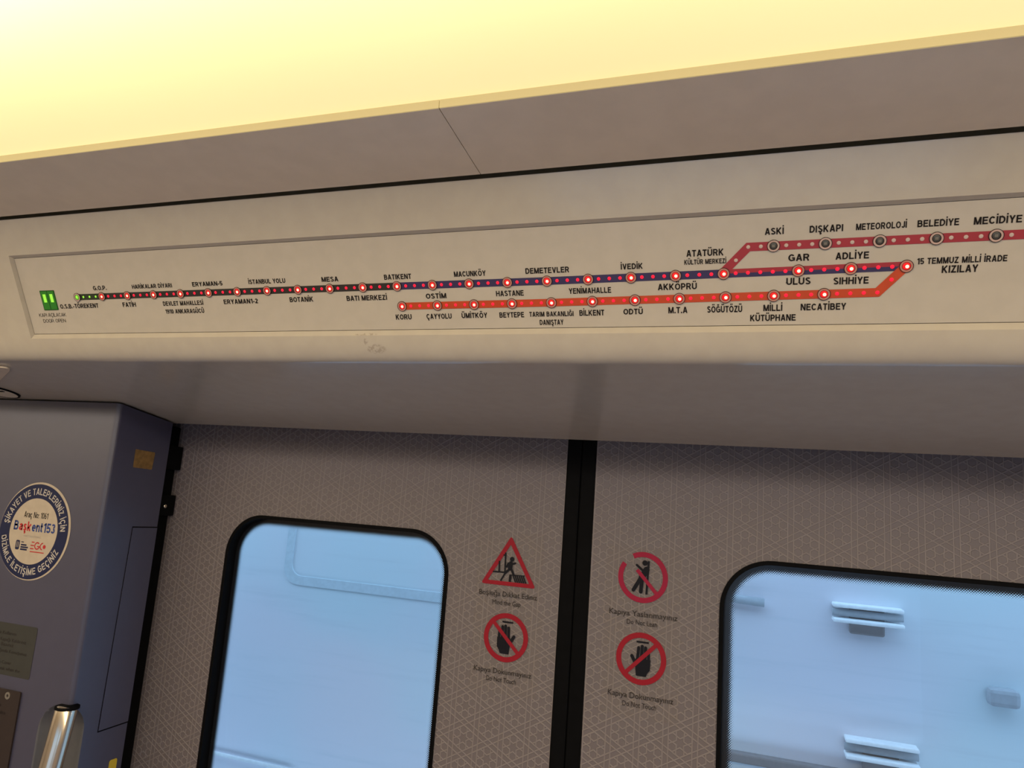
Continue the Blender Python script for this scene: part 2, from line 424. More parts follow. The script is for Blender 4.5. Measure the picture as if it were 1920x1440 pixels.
def patterned():
    mt, t, p = new_mat('star_lattice_laminate')
    co, x, y, z = t.xyz()
    a = 0.0555; b = a*math.sqrt(3)
    px = t.m('SUBTRACT', x, 0.2634); py = t.m('SUBTRACT', y, 0.0199)
    fm = lambda v, k: t.m('FLOORED_MODULO', v, k)
    ax = t.m('SUBTRACT', fm(t.m('ADD', px, b/2), b), b/2); ay = t.m('SUBTRACT', fm(t.m('ADD', py, a/2), a), a/2)
    bx = t.m('SUBTRACT', fm(px, b), b/2); by = t.m('SUBTRACT', fm(py, a), a/2)
    sq = lambda u, v: t.m('ADD', t.m('MULTIPLY', u, u), t.m('MULTIPLY', v, v))
    sel = t.m('LESS_THAN', sq(ax, ay), sq(bx, by))
    pick = lambda u, v: t.m('ADD', v, t.m('MULTIPLY', sel, t.m('SUBTRACT', u, v)))
    qx = t.m('ABSOLUTE', pick(ax, bx)); qy = t.m('ABSOLUTE', pick(ay, by))
    d = None
    for nx, ny in ((1, 0), (0.5, 0.8660254), (0.5, -0.8660254)):
        s = t.m('ABSOLUTE', t.m('ADD', t.m('MULTIPLY', qx, nx), t.m('MULTIPLY', qy, ny)))
        e = t.m('ABSOLUTE', t.m('SUBTRACT', t.m('ABSOLUTE', t.m('SUBTRACT', s, 0.4330*a)), 0.081*a))
        d = e if d is None else t.m('MINIMUM', d, e)
    r = 0.262*a
    for cx, cy in ((0, r), (0.8660254*r, 0.5*r)):
        dx = t.m('ABSOLUTE', t.m('SUBTRACT', qx, cx)); dy = t.m('ABSOLUTE', t.m('SUBTRACT', qy, cy))
        h = t.m('MAXIMUM', dx, t.m('ADD', t.m('MULTIPLY', dx, 0.5), t.m('MULTIPLY', dy, 0.8660254)))
        d = t.m('MINIMUM', d, t.m('ABSOLUTE', t.m('SUBTRACT', h, 0.118*a)))
    fac = t.m('SUBTRACT', 1.0, t.ramp(d, 0.00055, 0.00150))
    n = t.noise(co, 900, 2.0)
    base = t.mix(n, (0.106, 0.089, 0.096, 1), (0.122, 0.103, 0.110, 1))
    t.l.new(t.mix(fac, base, (0.168, 0.144, 0.148, 1)), p.inputs['Base Color'])
    bmp = t.node('ShaderNodeBump'); bmp.inputs['Strength'].default_value = 0.6; bmp.inputs['Distance'].default_value = 0.0012
    t.l.new(fac, bmp.inputs['Height']); t.l.new(bmp.outputs[0], p.inputs['Normal'])
    p.inputs['Roughness'].default_value = 0.5
    return mt
M['lattice'] = patterned()

def window_glass(name, cx, cy, hx, hy, r):
    """clear pane with a printed black border that breaks up into dots"""
    mt, t, p = new_mat(name)
    co, x, y, z = t.xyz()
    qx = t.m('SUBTRACT', t.m('ABSOLUTE', t.m('SUBTRACT', x, cx)), hx-r); qy = t.m('SUBTRACT', t.m('ABSOLUTE', t.m('SUBTRACT', y, cy)), hy-r)
    mx = t.m('MAXIMUM', qx, 0.0); my = t.m('MAXIMUM', qy, 0.0)
    out = t.m('SQRT', t.m('ADD', t.m('MULTIPLY', mx, mx), t.m('MULTIPLY', my, my)))
    sd = t.m('SUBTRACT', t.m('ADD', out, t.m('MINIMUM', t.m('MAXIMUM', qx, qy), 0.0)), r)
    depth = t.m('MULTIPLY', sd, -1.0)                          # distance in from the edge
    solid = t.m('LESS_THAN', depth, 0.0135)
    k = 0.0027
    u = t.m('SUBTRACT', t.m('FLOORED_MODULO', t.m('ADD', x, y), k*1.41421), k*0.7071); v = t.m('SUBTRACT', t.m('FLOORED_MODULO', t.m('SUBTRACT', x, y), k*1.41421), k*0.7071)
    dd = t.m('SQRT', t.m('ADD', t.m('MULTIPLY', u, u), t.m('MULTIPLY', v, v)))
    rad = t.m('MULTIPLY', t.m('SUBTRACT', 1.0, t.ramp(depth, 0.011, 0.030)), k*1.02)
    dots = t.m('LESS_THAN', dd, rad)
    frit = t.m('MAXIMUM', solid, dots)
    tr = t.node('ShaderNodeBsdfTransparent'); tr.inputs[0].default_value = (0.90, 0.95, 0.97, 1)
    gl = t.node('ShaderNodeBsdfGlossy'); gl.inputs['Roughness'].default_value = 0.02
    fr = t.node('ShaderNodeFresnel'); fr.inputs[0].default_value = 1.5
    m1 = t.node('ShaderNodeMixShader'); t.l.new(fr.outputs[0], m1.inputs[0]); t.l.new(tr.outputs[0], m1.inputs[1]); t.l.new(gl.outputs[0], m1.inputs[2])
    p.inputs['Base Color'].default_value = (0.008, 0.009, 0.012, 1); p.inputs['Roughness'].default_value = 0.25
    m2 = t.node('ShaderNodeMixShader'); t.l.new(frit, m2.inputs[0]); t.l.new(m1.outputs[0], m2.inputs[1]); t.l.new(p.outputs[0], m2.inputs[2])
    t.l.new(m2.outputs[0], t.n['Material Output'].inputs['Surface'])
    return mt

def clear_film():
    mt, t, p = new_mat('clear_film')
    tr = t.node('ShaderNodeBsdfTransparent'); tr.inputs[0].default_value = (0.965, 0.955, 0.95, 1)
    p.inputs['Base Color'].default_value = (0.5, 0.47, 0.43, 1); p.inputs['Roughness'].default_value = 0.35
    m1 = t.node('ShaderNodeMixShader'); m1.inputs[0].default_value = 0.05
    t.l.new(tr.outputs[0], m1.inputs[1]); t.l.new(p.outputs[0], m1.inputs[2])
    t.l.new(m1.outputs[0], t.n['Material Output'].inputs['Surface'])
    return mt
M['film'] = clear_film()

def diffuser_mat():
    mt, t, p = new_mat('glowing_diffuser')
    co, x, y, z = t.xyz()
    d = t.m('SUBTRACT', y, 0.03)                              # distance from the tube row behind it
    near = t.m('MINIMUM', t.m('POWER', 2.718, t.m('MULTIPLY', t.m('MULTIPLY', d, d), -1.0/(0.26*0.26))), 0.20)
    n = t.noise(co, 1.3, 2.0)
    s = t.m('ADD', t.m('ADD', LAMP_EDGE, t.m('MULTIPLY', near, LAMP_MID)), t.m('MULTIPLY', t.m('SUBTRACT', n, 0.5), 0.16))
    p.inputs['Base Color'].default_value = (0.4, 0.35, 0.25, 1); p.inputs['Roughness'].default_value = 0.45
    p.inputs['Emission Color'].default_value = (1.0, 0.79, 0.36, 1)
    t.l.new(s, p.inputs['Emission Strength'])
    return mt
M['diffuser'] = diffuser_mat()
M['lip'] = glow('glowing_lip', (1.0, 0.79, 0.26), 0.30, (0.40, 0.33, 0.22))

def housing_with_stain():
    mt, t, p = new_mat('warm_white_moulding_scuffed')
    co, x, y, z = t.xyz()
    n = t.noise(co, 40, 4.0)
    base = t.mix(t.ramp(n, 0.3, 0.7), (0.40, 0.355, 0.295, 1), (0.42, 0.375, 0.31, 1))
    e = lambda cx, cz, rx, rz: t.m('SUBTRACT', 1.0, t.ramp(t.m('ADD', t.m('POWER', t.m('ABSOLUTE', t.m('DIVIDE', t.m('SUBTRACT', x, cx), rx)), 2.0), t.m('POWER', t.m('ABSOLUTE', t.m('DIVIDE', t.m('SUBTRACT', z, cz), rz)), 2.0)), 0.45, 1.0))
    spots = t.m('MAXIMUM', e(-0.507, EYE+0.199, 0.017, 0.0065), t.m('MAXIMUM', e(-0.520, EYE+0.2175, 0.020, 0.0022), e(-0.521, EYE+0.208, 0.004, 0.005)))
    rough = t.ramp(t.noise(co, 170, 3.0, 0.7), 0.44, 0.56)
    t.l.new(t.mix(t.m('MULTIPLY', t.m('MULTIPLY', spots, rough), 0.5), base, (0.20, 0.165, 0.13, 1)), p.inputs['Base Color'])
    p.inputs['Roughness'].default_value = 0.17
    return mt
M['housing'] = housing_with_stain()

# ------------------------------------------------------------------ the car's shell (setting)
def struct(name, mesh, mats, label, cat, mw=None):
    o = link(name, mesh, mats, None, mw); return tag(o, label, cat, kind='structure')

XL, XR = -3.4, 2.8                                 # ends of the modelled stretch of car
M['floor'] = plain('grey_floor', (0.32, 0.30, 0.42), 0.6, grain=0.15, scale=200)
M['shell'] = plain('shell_panel', (0.36, 0.335, 0.335), 0.5)
struct('floor', box_mesh(XL, XR, -1.36, 1.40, -0.04, 0.0), M['floor'], 'grey speckled floor of the train car', 'floor')
struct('ceiling', box_mesh(XL, XR, -1.36, 1.40, EYE+0.56, EYE+0.60), M['shell'], 'pale roof lining above the light diffuser', 'ceiling')
struct('wall_left', box_mesh(XL-0.04, XL, -1.36, 1.40, 0, EYE+0.56), M['shell'], 'pale end wall of the car beyond the grey cabinet', 'wall')
struct('wall_right', box_mesh(XR, XR+0.04, -1.36, 1.40, 0, EYE+0.56), M['shell'], 'pale end wall of the car beyond the second door leaf', 'wall')
bm = bmesh.new()
wins = [(-0.95, 0.73), (1.2, 2.5)]
zb, zt = EYE-0.95, EYE-0.02
add_box(bm, XL, XR, -1.40, -1.36, 0, zb); add_box(bm, XL, XR, -1.40, -1.36, zt, EYE+0.56)
edges = [XL] + [v for w in wins for v in w] + [XR]
for i in range(0, len(edges), 2): add_box(bm, edges[i], edges[i+1], -1.40, -1.36, zb, zt)
struct('wall_back', mesh_from_bm(bm), M['shell'], 'pale side wall of the car with windows facing the doors', 'wall')
# wall around the doorway
bm = bmesh.new()
add_box(bm, XL, -1.22, 1.345, 1.40, 0, EYE+0.56); add_box(bm, -1.22, 0.60, 1.345, 1.40, EYE+0.10, EYE+0.56)
struct('wall_front', mesh_from_bm(bm), M['black_gloss'], 'dark door pocket wall around and above the doorway', 'wall')

struct('trim_5', box_mesh(0.667, XR, 1.30, 1.40, 0, EYE+0.56), M['shell'], 'pale wall panel past the door leaf farther from the cabinet', 'wall panel')

# profile helpers: v runs up the map face, w out of it
PY, PZ = 0.8484, 0.224
UY, UZ = -0.45718, 0.88937
def pt(v, w): return (PY + UY*v - UZ*w, EYE + PZ + UZ*v + UY*w)
def und(y): return (y, EYE + 0.3143 - 0.1494*y)
S = pt(-0.0080, 0.006); Cn = pt(-0.0402, 0.006); E_ = und(0.878)
nose = [((1-t)**2*S[0] + 2*t*(1-t)*Cn[0] + t*t*E_[0], (1-t)**2*S[1] + 2*t*(1-t)*Cn[1] + t*t*E_[1]) for t in [i/24 for i in range(25)]]
low = nose + [und(1.0), und(1.15), und(1.268), (1.273, EYE+0.1255), (1.273, EYE+0.17)]
tg = pt(0.1884, 0.006)
top = [(0.86, EYE+0.55), (0.86, EYE+0.43), (tg[0]+0.045, tg[1]+0.012), (tg[0]+0.004, tg[1]+0.001), tg]
G, F = pt(0.1318, 0.006), pt(-0.0063, 0.006)
plain_prof = top + [G, F] + low
rec_prof = top + [G, pt(0.1268, 0.0), pt(0.1268, -0.004), pt(-0.0004, -0.004), pt(-0.0004, 0.0), F] + low
X0, X1 = -1.1582, 0.7582
bm = extrude_profile([(XL, X0-0.002, plain_prof), (X1+0.002, XR, plain_prof)])
bm2 = extrude_profile([(X0, X1, rec_prof)])
tmp = bpy.data.meshes.new('tmp'); bm2.to_mesh(tmp); bm2.free(); bm.from_mesh(tmp)
for xa, xb in ((X0-0.002, X0), (X1+0.002, X1)):      # small sloped end faces of the recess
    va = {}
    def V(x, p):
        k = (round(x, 5), round(p[0], 5), round(p[1], 5))
        if k not in va: va[k] = bm.verts.new((x, p[0], p[1]))
        return va[k]
    bm.faces.new([V(xa, G), V(xb, pt(0.1268, 0.0)), V(xb, pt(-0.0004, 0.0)), V(xa, F)])
    bm.faces.new([V(xb, pt(0.1268, 0.0)), V(xb, pt(0.1268, -0.004)), V(xb, pt(-0.0004, -0.004)), V(xb, pt(-0.0004, 0.0))])
    bm.faces.new([V(xa, G), V(xb, G), V(xb, pt(0.1268, 0.0))]); bm.faces.new([V(xa, F), V(xb, pt(-0.0004, 0.0)), V(xb, F)])
    for seq in (top + [G], [F] + low):
        for p, q in zip(seq, seq[1:]): bm.faces.new([V(xa, p), V(xb, p), V(xb, q), V(xa, q)])
bmesh.ops.remove_doubles(bm, verts=bm.verts, dist=1e-5)
bmesh.ops.recalc_face_normals(bm, faces=bm.faces)
me = mesh_from_bm(bm)
if sum((f.normal.y < 0) * f.area for f in me.polygons) < sum((f.normal.y > 0) * f.area for f in me.polygons): me.flip_normals()
for f in me.polygons:
    c = f.center
    f.use_smooth = EYE+0.172 < c.z < EYE+0.2142 and c.y < 0.8785
struct('trim_1', me, M['housing'], 'cream header moulding over the doors that carries the route map', 'moulding')

# sloped ceiling panels with the butt joint between them, and their bright inner lip
cp = [(0.745, EYE+0.3885), (0.6222, EYE+0.4027), (0.6222, EYE+0.4122), (0.6266, EYE+0.4122), (0.6266, EYE+0.4072), (0.745, EYE+0.3935)]
JX = -0.3242
for nm, a, b, lab in (('trim_2', XL, JX-0.0005, 'plain sloped ceiling panel before the hairline joint, above the first stations'),
                      ('trim_3', JX+0.0005, XR, 'plain sloped ceiling panel past the hairline joint, above the branching lines')):
    struct(nm, mesh_from_bm(extrude_profile([(a, b, cp)], True)), M['ceiling_panel'], lab, 'ceiling panel')
# the same panels on the other side of the car
struct('trim_4', mesh_from_bm(extrude_profile([(XL, XR, [(-0.6216, EYE+0.4028), (-0.6216, EYE+0.4124), (-0.80, EYE+0.395), (-1.36, EYE+0.12), (-1.36, EYE+0.10), (-0.80, EYE+0.385)])], True)), M['ceiling_panel'], 'sloped cream cove panel along the side facing the doors', 'ceiling panel')
lamp = thing('ceiling_light', (0, 0, EYE+0.4126), 'long glowing warm yellow ceiling light diffuser above the sloped panels', 'ceiling light')
link('diffuser', box_mesh(XL, XR, -0.625, 0.6262, 0.0, 0.004), M['diffuser'], lamp, Matrix.Translation((0, 0, EYE+0.4126)))
link('light_blocker', box_mesh(XL, XR, -0.63, 0.6266, EYE+0.4172, EYE+0.45), M['blocker'], lamp)  # unseen cover added to block the diffuser's upward light
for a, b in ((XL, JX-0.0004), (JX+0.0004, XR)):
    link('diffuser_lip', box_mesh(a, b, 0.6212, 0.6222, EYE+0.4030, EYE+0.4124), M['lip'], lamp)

# ------------------------------------------------------------------ the doors
def door(name, x0, x1, wx0, wx1, wz0, wz1, seal_side, label, n):
    root = thing(name, ((x0+x1)/2, 1.30, 0), label, 'sliding door', kind='structure')
    D = plane((0, 1.30, EYE), (1, 0, 0), (0, 0, 1))
    R_ = 0.085
    leaf = curve_mesh([[(x0, -EYE+0.01), (x1, -EYE+0.01), (x1, 0.135), (x0, 0.135)], rrect(wx0, wx1, wz0, wz1, R_, 16)], 0.03, -0.015)
    link('door_leaf', leaf, M['lattice'], root, D)
    gk = curve_mesh([rrect(wx0, wx1, wz0, wz1, R_, 16), rrect(wx0+0.007, wx1-0.007, wz0+0.007, wz1-0.007, R_-0.007, 16)], 0.030, -0.0125)
    link('window_gasket', gk, M['black_rubber'], root, D)
    pn = curve_mesh([rrect(wx0+0.001, wx1-0.001, wz0+0.001, wz1-0.001, R_-0.001, 16)], 0.0, -0.0225)
    gm = window_glass('door_glass_%d' % n, (wx0+wx1)/2, (wz0+wz1)/2, (wx1-wx0)/2, (wz1-wz0)/2, R_)
    link('window_pane', pn, gm, root, D)
    sx0, sx1 = (x1, x1+0.0272) if seal_side > 0 else (x0-0.0272, x0)
    link('edge_seal', box_mesh(sx0, sx1, 1.2985, 1.328, 0.01, EYE+0.135, 0.003), M['black_rubber'], root)
    return root
door('door_1', -1.292, -0.3418, -1.083, -0.5615, -0.96, -0.0605, 1, 'patterned beige sliding door leaf beside the grey cabinet, with a clear pale window', 1)
door('door_2', -0.2866, 0.664, -0.0635, 0.458, -0.96, -0.0605, -1, 'patterned beige sliding door leaf away from the cabinet, wall brackets seen through its window', 2)

# ------------------------------------------------------------------ route map on the header
PM = plane((0, PY, EYE + PZ), (1, 0, 0), (0, UY, UZ))
route = thing('route_map_panel', (-0.2, PY, EYE + PZ), 'long cream line map of metro stations lit by rows of small red lamps', 'route map')
link('map_board', box_mesh(-1.1572, 0.7572, 0.0004, 0.1262, -0.0035, 0.0, 0.0), M['board'], route, PM)
def vm(u): return 0.0598 if u < -0.25 else 0.0598 + 0.0026*(u+0.25)/0.392
def vk(u): return 0.0325 if u < -0.25 else 0.0325 + 0.0025*(u+0.25)/0.366
VR = 0.0901
T1, T2, T3 = 0.0004, 0.0008, 0.0012               # print, rings, lamps above the board
HW = 0.0048
def strip(name, pts, mat, wa=HW, wb=HW, z=T1):
    """printed line along pts, wa above and wb below its centre"""
    up_, dn = [], []
    for i, p in enumerate(pts):
        p = Vector(p); a = (p-Vector(pts[i-1])).normalized() if i else None; b = (Vector(pts[i+1])-p).normalized() if i < len(pts)-1 else None
        a = a or b; b = b or a
        n1 = Vector((-a.y, a.x)); n2 = Vector((-b.y, b.x)); nn = (n1+n2).normalized(); k = 1/max(0.3, nn.dot(n1))
        up_.append(tuple(p+nn*wa*k)); dn.append(tuple(p-nn*wb*k))
    return link(name, curve_mesh([up_ + dn[::-1]], 0.0, z), mat, route, PM)
us = [-1.0401+0.05232*i for i in range(20)]        # equally spaced stations of the long line
us[19] = -0.0443
main = us + [0.0353, 0.0883, 0.1419]
KZ = (0.1419, 0.0624)
strip('route_line', [(main[0], vm(main[0])), (main[1], vm(main[1]))], M['line_green'])
strip('route_line', [(main[1], vm(main[1])), (main[11], vm(main[11]))], M['line_black'])
strip('route_line', [(main[11], vm(main[11])), (-0.25, vm(-0.25)), (main[19], vm(main[19]))], M['line_indigo'])
strip('route_line', [(main[19]-0.004, vm(main[19])), KZ], M['line_indigo'], 0.0, HW)
strip('route_line', [(main[19]+0.001, vm(main[19])+HW*0.5), (KZ[0], KZ[1]+HW*0.5)], M['line_red'], HW*0.5, HW*0.5)
strip('route_line', [(-0.0443, vm(-0.0443)+0.002), (-0.0177, VR), (0.756, VR)], M['line_red'], HW, HW, T1+0.0001)
ku = [-0.4606+0.0523*i for i in range(11)]
strip('route_line', [(ku[0], vk(ku[0])), (-0.25, vk(-0.25)), (0.1156, vk(0.1156)), KZ], M['line_orange'], HW, HW, T1+0.0002)

def lamp_meshes(lit):
    ring = join_meshes([curve_mesh([circle(0, 0, 0.0068, 40), circle(0, 0, 0.00625, 40)], 0.0008, 0.0004), curve_mesh([circle(0, 0, 0.00625, 40), circle(0, 0, 0.0043, 40)], 0.0006, 0.0003), curve_mesh([circle(0, 0, 0.0043, 40), circle(0, 0, 0.0039, 40)], 0.0008, 0.0004)], [0, 1, 0])
    return ring
ring_me = lamp_meshes(True)
for k in ('ink', 'ring_pale'): ring_me.materials.append(M[k])
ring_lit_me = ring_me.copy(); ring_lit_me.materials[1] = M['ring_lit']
def dome_mesh(r, h, core_r, cxy):
    bm = bmesh.new(); n = 28; prev = None
    for i in range(6):
        a = i/5*math.pi/2; rr, z = r*math.cos(a), h*math.sin(a)
        if i == 5: c = bm.verts.new((0, 0, h)); [bm.faces.new((prev[k], prev[(k+1)%n], c)) for k in range(n)]; break
        row = [bm.verts.new((rr*math.cos(2*math.pi*k/n), rr*math.sin(2*math.pi*k/n), z)) for k in range(n)]
        if prev: [bm.faces.new((prev[k], prev[(k+1)%n], row[(k+1)%n], row[k])) for k in range(n)]
        prev = row
    me = mesh_from_bm(bm, True)
    if core_r:
        core = curve_mesh([circle(cxy[0], cxy[1], core_r, 24)], 0.0, h+0.0001)
        me = join_meshes([me, core], [0, 1])
        for f in me.polygons: f.use_smooth = f.material_index == 0
    return me
led_red = dome_mesh(0.0039, 0.0010, 0.00185, (0.0006, -0.0003)); led_red.materials.append(M['red_glow']); led_red.materials.append(M['red_core'])
led_green = dome_mesh(0.0039, 0.0010, 0.0019, (0.0003, 0.0003)); led_green.materials.append(M['green_glow']); led_green.materials.append(M['green_core'])
led_off = join_meshes([dome_mesh(0.0039, 0.0008, 0, None), curve_mesh([[(-0.0016, -0.0014), (0.0016, -0.0014), (0.0016, 0.0016), (-0.0016, 0.0016)]], 0.0, 0.00095)], [0, 1])
led_off.materials.append(M['unlit_lamp']); led_off.materials.append(M['unlit_chip'])
def at(u, v, z): return PM @ Matrix.Translation((u, v, z))
def place(name, mesh, parent, mw, label=None):
    o = bpy.data.objects.new(name, mesh); COL.objects.link(o); o.parent = parent
    o.matrix_basis = WM[parent.name].inverted() @ mw; WM[o.name] = mw.copy()
    if label: o['label'] = label
    return o
def station(u, v, led):
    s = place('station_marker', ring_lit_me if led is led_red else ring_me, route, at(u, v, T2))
    place('station_lamp', led, s, at(u, v, T2+0.0002), {led_red: 'lit red lamp', led_green: 'lit green lamp', led_off: 'dark unlit lamp'}[led])
for i, u in enumerate(main): station(u, vm(u), led_green if i == 0 else led_red)
for u in ku: station(u, vk(u), led_red)
ru = [0.0090 + 0.0530*i for i in range(15)]
for u in ru:
    if u < 0.75: station(u, VR, led_off)
dot_red = dome_mesh(0.0021, 0.0007, 0, None); dot_red.materials.append(M['red_dot'])
dot_green = dome_mesh(0.0018, 0.0007, 0, None); dot_green.materials.append(M['green_core'])
dot_off = dome_mesh(0.0021, 0.0004, 0, None); dot_off.materials.append(M['dot_pale'])
def dots(a, b, k, vf, me, nm):
    for j in range(1, k+1):
        u = a + (b-a)*j/(k+1); place(nm, me, route, at(u, vf(u), T2))
for i in range(19): dots(main[i], main[i+1], 3, vm, dot_green if i == 0 else dot_red, 'green_dot_lamp' if i == 0 else 'red_dot_lamp')
dots(main[19], main[20], 5, vm, dot_red, 'red_dot_lamp'); dots(main[20], main[21], 3, vm, dot_red, 'red_dot_lamp'); dots(main[21], main[22], 3, vm, dot_red, 'red_dot_lamp')
for i in range(10): dots(ku[i], ku[i+1], 3, vk, dot_red, 'red_dot_lamp')
for u, v in ((0.0757, vk(0.0757)), (0.0890, vk(0.089)), (0.1023, vk(0.1023)), (0.1156, vk(0.1156)), (0.1286, 0.0485)): place('red_dot_lamp', dot_red, route, at(u, v, T2))
for u, v in ((-0.0308, 0.0758), (-0.0177, VR), (-0.0043, VR)): place('unlit_dot', dot_off, route, at(u, v, T2))
for a, b in zip(ru, ru[1:]):
    if b < 0.75: dots(a, b, 3, lambda u: VR, dot_off, 'unlit_dot')
TEXTS = [
 ("G.O.P.", -1002.7, 69.8, 27.9, 7.1),
 ("HARİKALAR DİYARI", -922.7, 69.8, 78.1, 6.5),
 ("ERYAMAN-5", -806.0, 69.8, 55.6, 6.7),
 ("O.S.B.-TÖREKENT", -1082.9, 42.0, 82.5, 7.4),
 ("FATİH", -949.9, 42.0, 26.8, 7.3),
 ("DEVLET MAHALLESİ", -869.0, 41.9, 76.6, 7.0),
 ("1910 ANKARAGÜCÜ", -867.4, 29.7, 73.6, 6.9),
 ("ERYAMAN1-2", -754.5, 42.0, 61.0, 7.1),
 ("KAPI AÇILACAK", -1135.1, 29.2, 60.4, 6.0),
 ("DOOR OPEN", -1129.0, 19.4, 50.0, 5.9),
 ("İSTANBUL YOLU", -703.9, 70.0, 63.4, 6.8),
 ("MESA", -580.6, 69.3, 26.8, 6.9),
 ("BATIKENT", -482.6, 68.9, 40.7, 7.1),
 ("MACUNKÖY", -380.1, 69.2, 44.1, 7.1),
 ("BOTANİK", -638.5, 42.2, 39.4, 7.3),
 ("BATI MERKEZİ", -545.1, 41.7, 62.9, 7.2),
 ("OSTİM", -423.9, 41.7, 29.7, 7.0),
 ("KORU", -472.5, 14.2, 23.8, 7.4),
 ("ÇAYYOLU", -426.3, 14.3, 36.6, 7.2),
 ("ÜMİTKÖY", -375.3, 14.6, 36.1, 7.1),
 ("HASTANE", -324.3, 42.3, 37.3, 7.2),
 ("DEMETEVLER", -282.5, 69.5, 56.4, 7.3),
 ("YENİMAHALLE", -228.1, 42.8, 52.8, 7.2),
 ("İVEDİK", -162.4, 70.4, 26.3, 7.0),
 ("BEYTEPE", -322.3, 14.4, 33.5, 7.2),
 ("TARIM BAKANLIĞI", -281.7, 14.9, 57.8, 6.5),
 ("DANIŞTAY", -268.7, 4.1, 31.2, 6.9),
 ("BİLKENT", -216.4, 15.0, 31.3, 7.4),
 ("ODTÜ", -161.4, 15.6, 23.6, 7.2),
 ("AKKÖPRÜ", -119.2, 44.2, 45.0, 7.7),
 ("M.T.A", -107.6, 16.1, 22.3, 7.7),
 ("ATATÜRK", -85.6, 82.1, 41.5, 7.8),
 ("KÜLTÜR MERKEZİ", -88.1, 73.0, 46.7, 5.8),
 ("SÖĞÜTÖZÜ", -62.8, 16.0, 39.1, 7.9),
 ("MİLLİ", -0.7, 16.6, 20.3, 7.7),
 ("KÜTÜPHANE", -14.9, 5.1, 48.9, 7.7),
 ("NECATİBEY", 38.9, 16.7, 46.5, 7.7),
 ("ASKİ", -0.3, 102.5, 19.7, 7.5),
 ("DIŞKAPI", 45.6, 102.3, 33.4, 7.7),
 ("METEOROLOJİ", 91.5, 102.5, 48.2, 7.1),
 ("BELEDİYE", 149.5, 102.4, 37.8, 7.3),
 ("MECİDİYE", 200.3, 102.0, 41.7, 7.7),
 ("GAR", 24.7, 72.3, 21.8, 7.9),
 ("ADLİYE", 72.7, 72.1, 32.9, 7.7),
 ("ULUS", 23.1, 46.0, 25.3, 8.1),
 ("SIHHİYE", 71.5, 44.9, 35.1, 7.9),
 ("15 TEMMUZ MİLLİ İRADE", 151.7, 63.7, 81.3, 6.7),
 ("KIZILAY", 175.2, 53.8, 32.8, 7.9),
]
for s, u, v, w, c in TEXTS:
    thin = s in ('KAPI AÇILACAK', 'DOOR OPEN')
    link('station_name' if not thin else 'door_caption', sans_mesh(s, u/1000, v/1000, w/1000, c/1000*0.97, 0.10 if thin else 0.195, T1), M['ink'], route, PM)
# door-open indicator
ind = link('door_indicator', curve_mesh([rrect(-1.1197, -1.0880, 0.0400, 0.0726, 0.001, 3)], 0.0006, 0.0004), M['green_dark'], route, PM)
ind['label'] = 'green lit door symbol'
for a, b in ((-1.1182, -1.1047), (-1.1030, -1.0895)):
    link('door_symbol', curve_mesh([[(a, 0.0415), (b, 0.0415), (b, 0.0712), (a, 0.0712)], [(a+0.0035, 0.0530), (b-0.0035, 0.0530), (b-0.0035, 0.0665), (a+0.0035, 0.0665)]], 0.0, 0.0009), M['green_lens'], ind, PM)
    link('door_symbol_window', curve_mesh([[(a+0.0035, 0.0530), (b-0.0035, 0.0530), (b-0.0035, 0.0665), (a+0.0035, 0.0665)]], 0.0, 0.0009), M['green_core'], ind, PM)

# ------------------------------------------------------------------ stickers on the doors
D = plane((0, 1.2985, EYE), (1, 0, 0), (0, 0, 1))
def sticker(label, cx, cz, film):
    root = thing('warning_sticker', (cx, 1.2985, EYE+cz), label, 'warning sticker', 'printed warning stickers on the doors')
    link('clear_film', curve_mesh([rrect(*film, 0.006, 5)], 0.0, -0.0008), M['film'], root, D)
    return root
def hand_loops(cx, cz, s):
    P = lambda x, y: (cx + s*x/1000, cz + y/1000)
    f = [P(-7.5, -28.5), P(9.7, -28.5), P(11.5, -23), P(16, -17), P(16.5, 0), P(-9, 0), P(-9.6, -10), P(-8.6, -19)]
    out = [rpoly(f, 0.0012)]
    for a, b, w in (((13.2, -2), (12.6, 12.5), 5.1), ((6.8, -2), (7.4, 18.5), 5.1), ((0.6, -2), (1.6, 20.5), 5.1), ((-5.8, -2), (-4.6, 17.5), 5.1), ((-7.0, -12), (-15.6, 3.0), 5.6)):
        out.append(capsule(P(*a), P(*b), w/1000))
    return out
def no_touch(label, cx, cz, s, lines):
    root = sticker(label, cx, cz, (cx-0.066, cx+0.066, cz-0.098, cz+0.048))
    r = 0.0428
    link('prohibition_ring', curve_mesh([circle(cx, cz, r, 64), circle(cx, cz, r-0.0088, 64)], 0.0, 0.0), M['sign_red'], root, D)
    link('prohibition_bar', curve_mesh([bar((cx-s*0.0262, cz-0.0262), (cx+s*0.0262, cz+0.0262), 0.0066)], 0.0, 0.0003), M['sign_red'], root, D)
    link('hand_symbol', shapes_mesh(hand_loops(cx, cz, s), 0.0, 0.0001), M['sign_black'], root, D)
    link('edge_symbol', curve_mesh([bar((cx-0.0085, cz+0.0272), (cx+0.0125, cz+0.0272), 0.0030)], 0.0, 0.0001), M['sign_black'], root, D)
    for (txt, x, y, w, c) in lines: link('caption', text_mesh(txt, x, y, w, c, 0.0, 0.0), M['soft_ink'], root, D)
no_touch('hand crossed out in a red ring, on the door leaf next to the grey cabinet', -0.4370, -0.2395, -1,
         [('Kapıya Dokunmayınız', -0.4945, -0.3035, 0.1105, 0.0090), ('Do Not Touch', -0.4690, -0.3175, 0.0570, 0.0082)])
no_touch('hand crossed out in a red ring, on the door leaf farther from the cabinet', -0.1906, -0.2433, 1,
         [('Kapıya Dokunmayınız', -0.2450, -0.3090, 0.1110, 0.0090), ('Do Not Touch', -0.2190, -0.3230, 0.0570, 0.0082)])
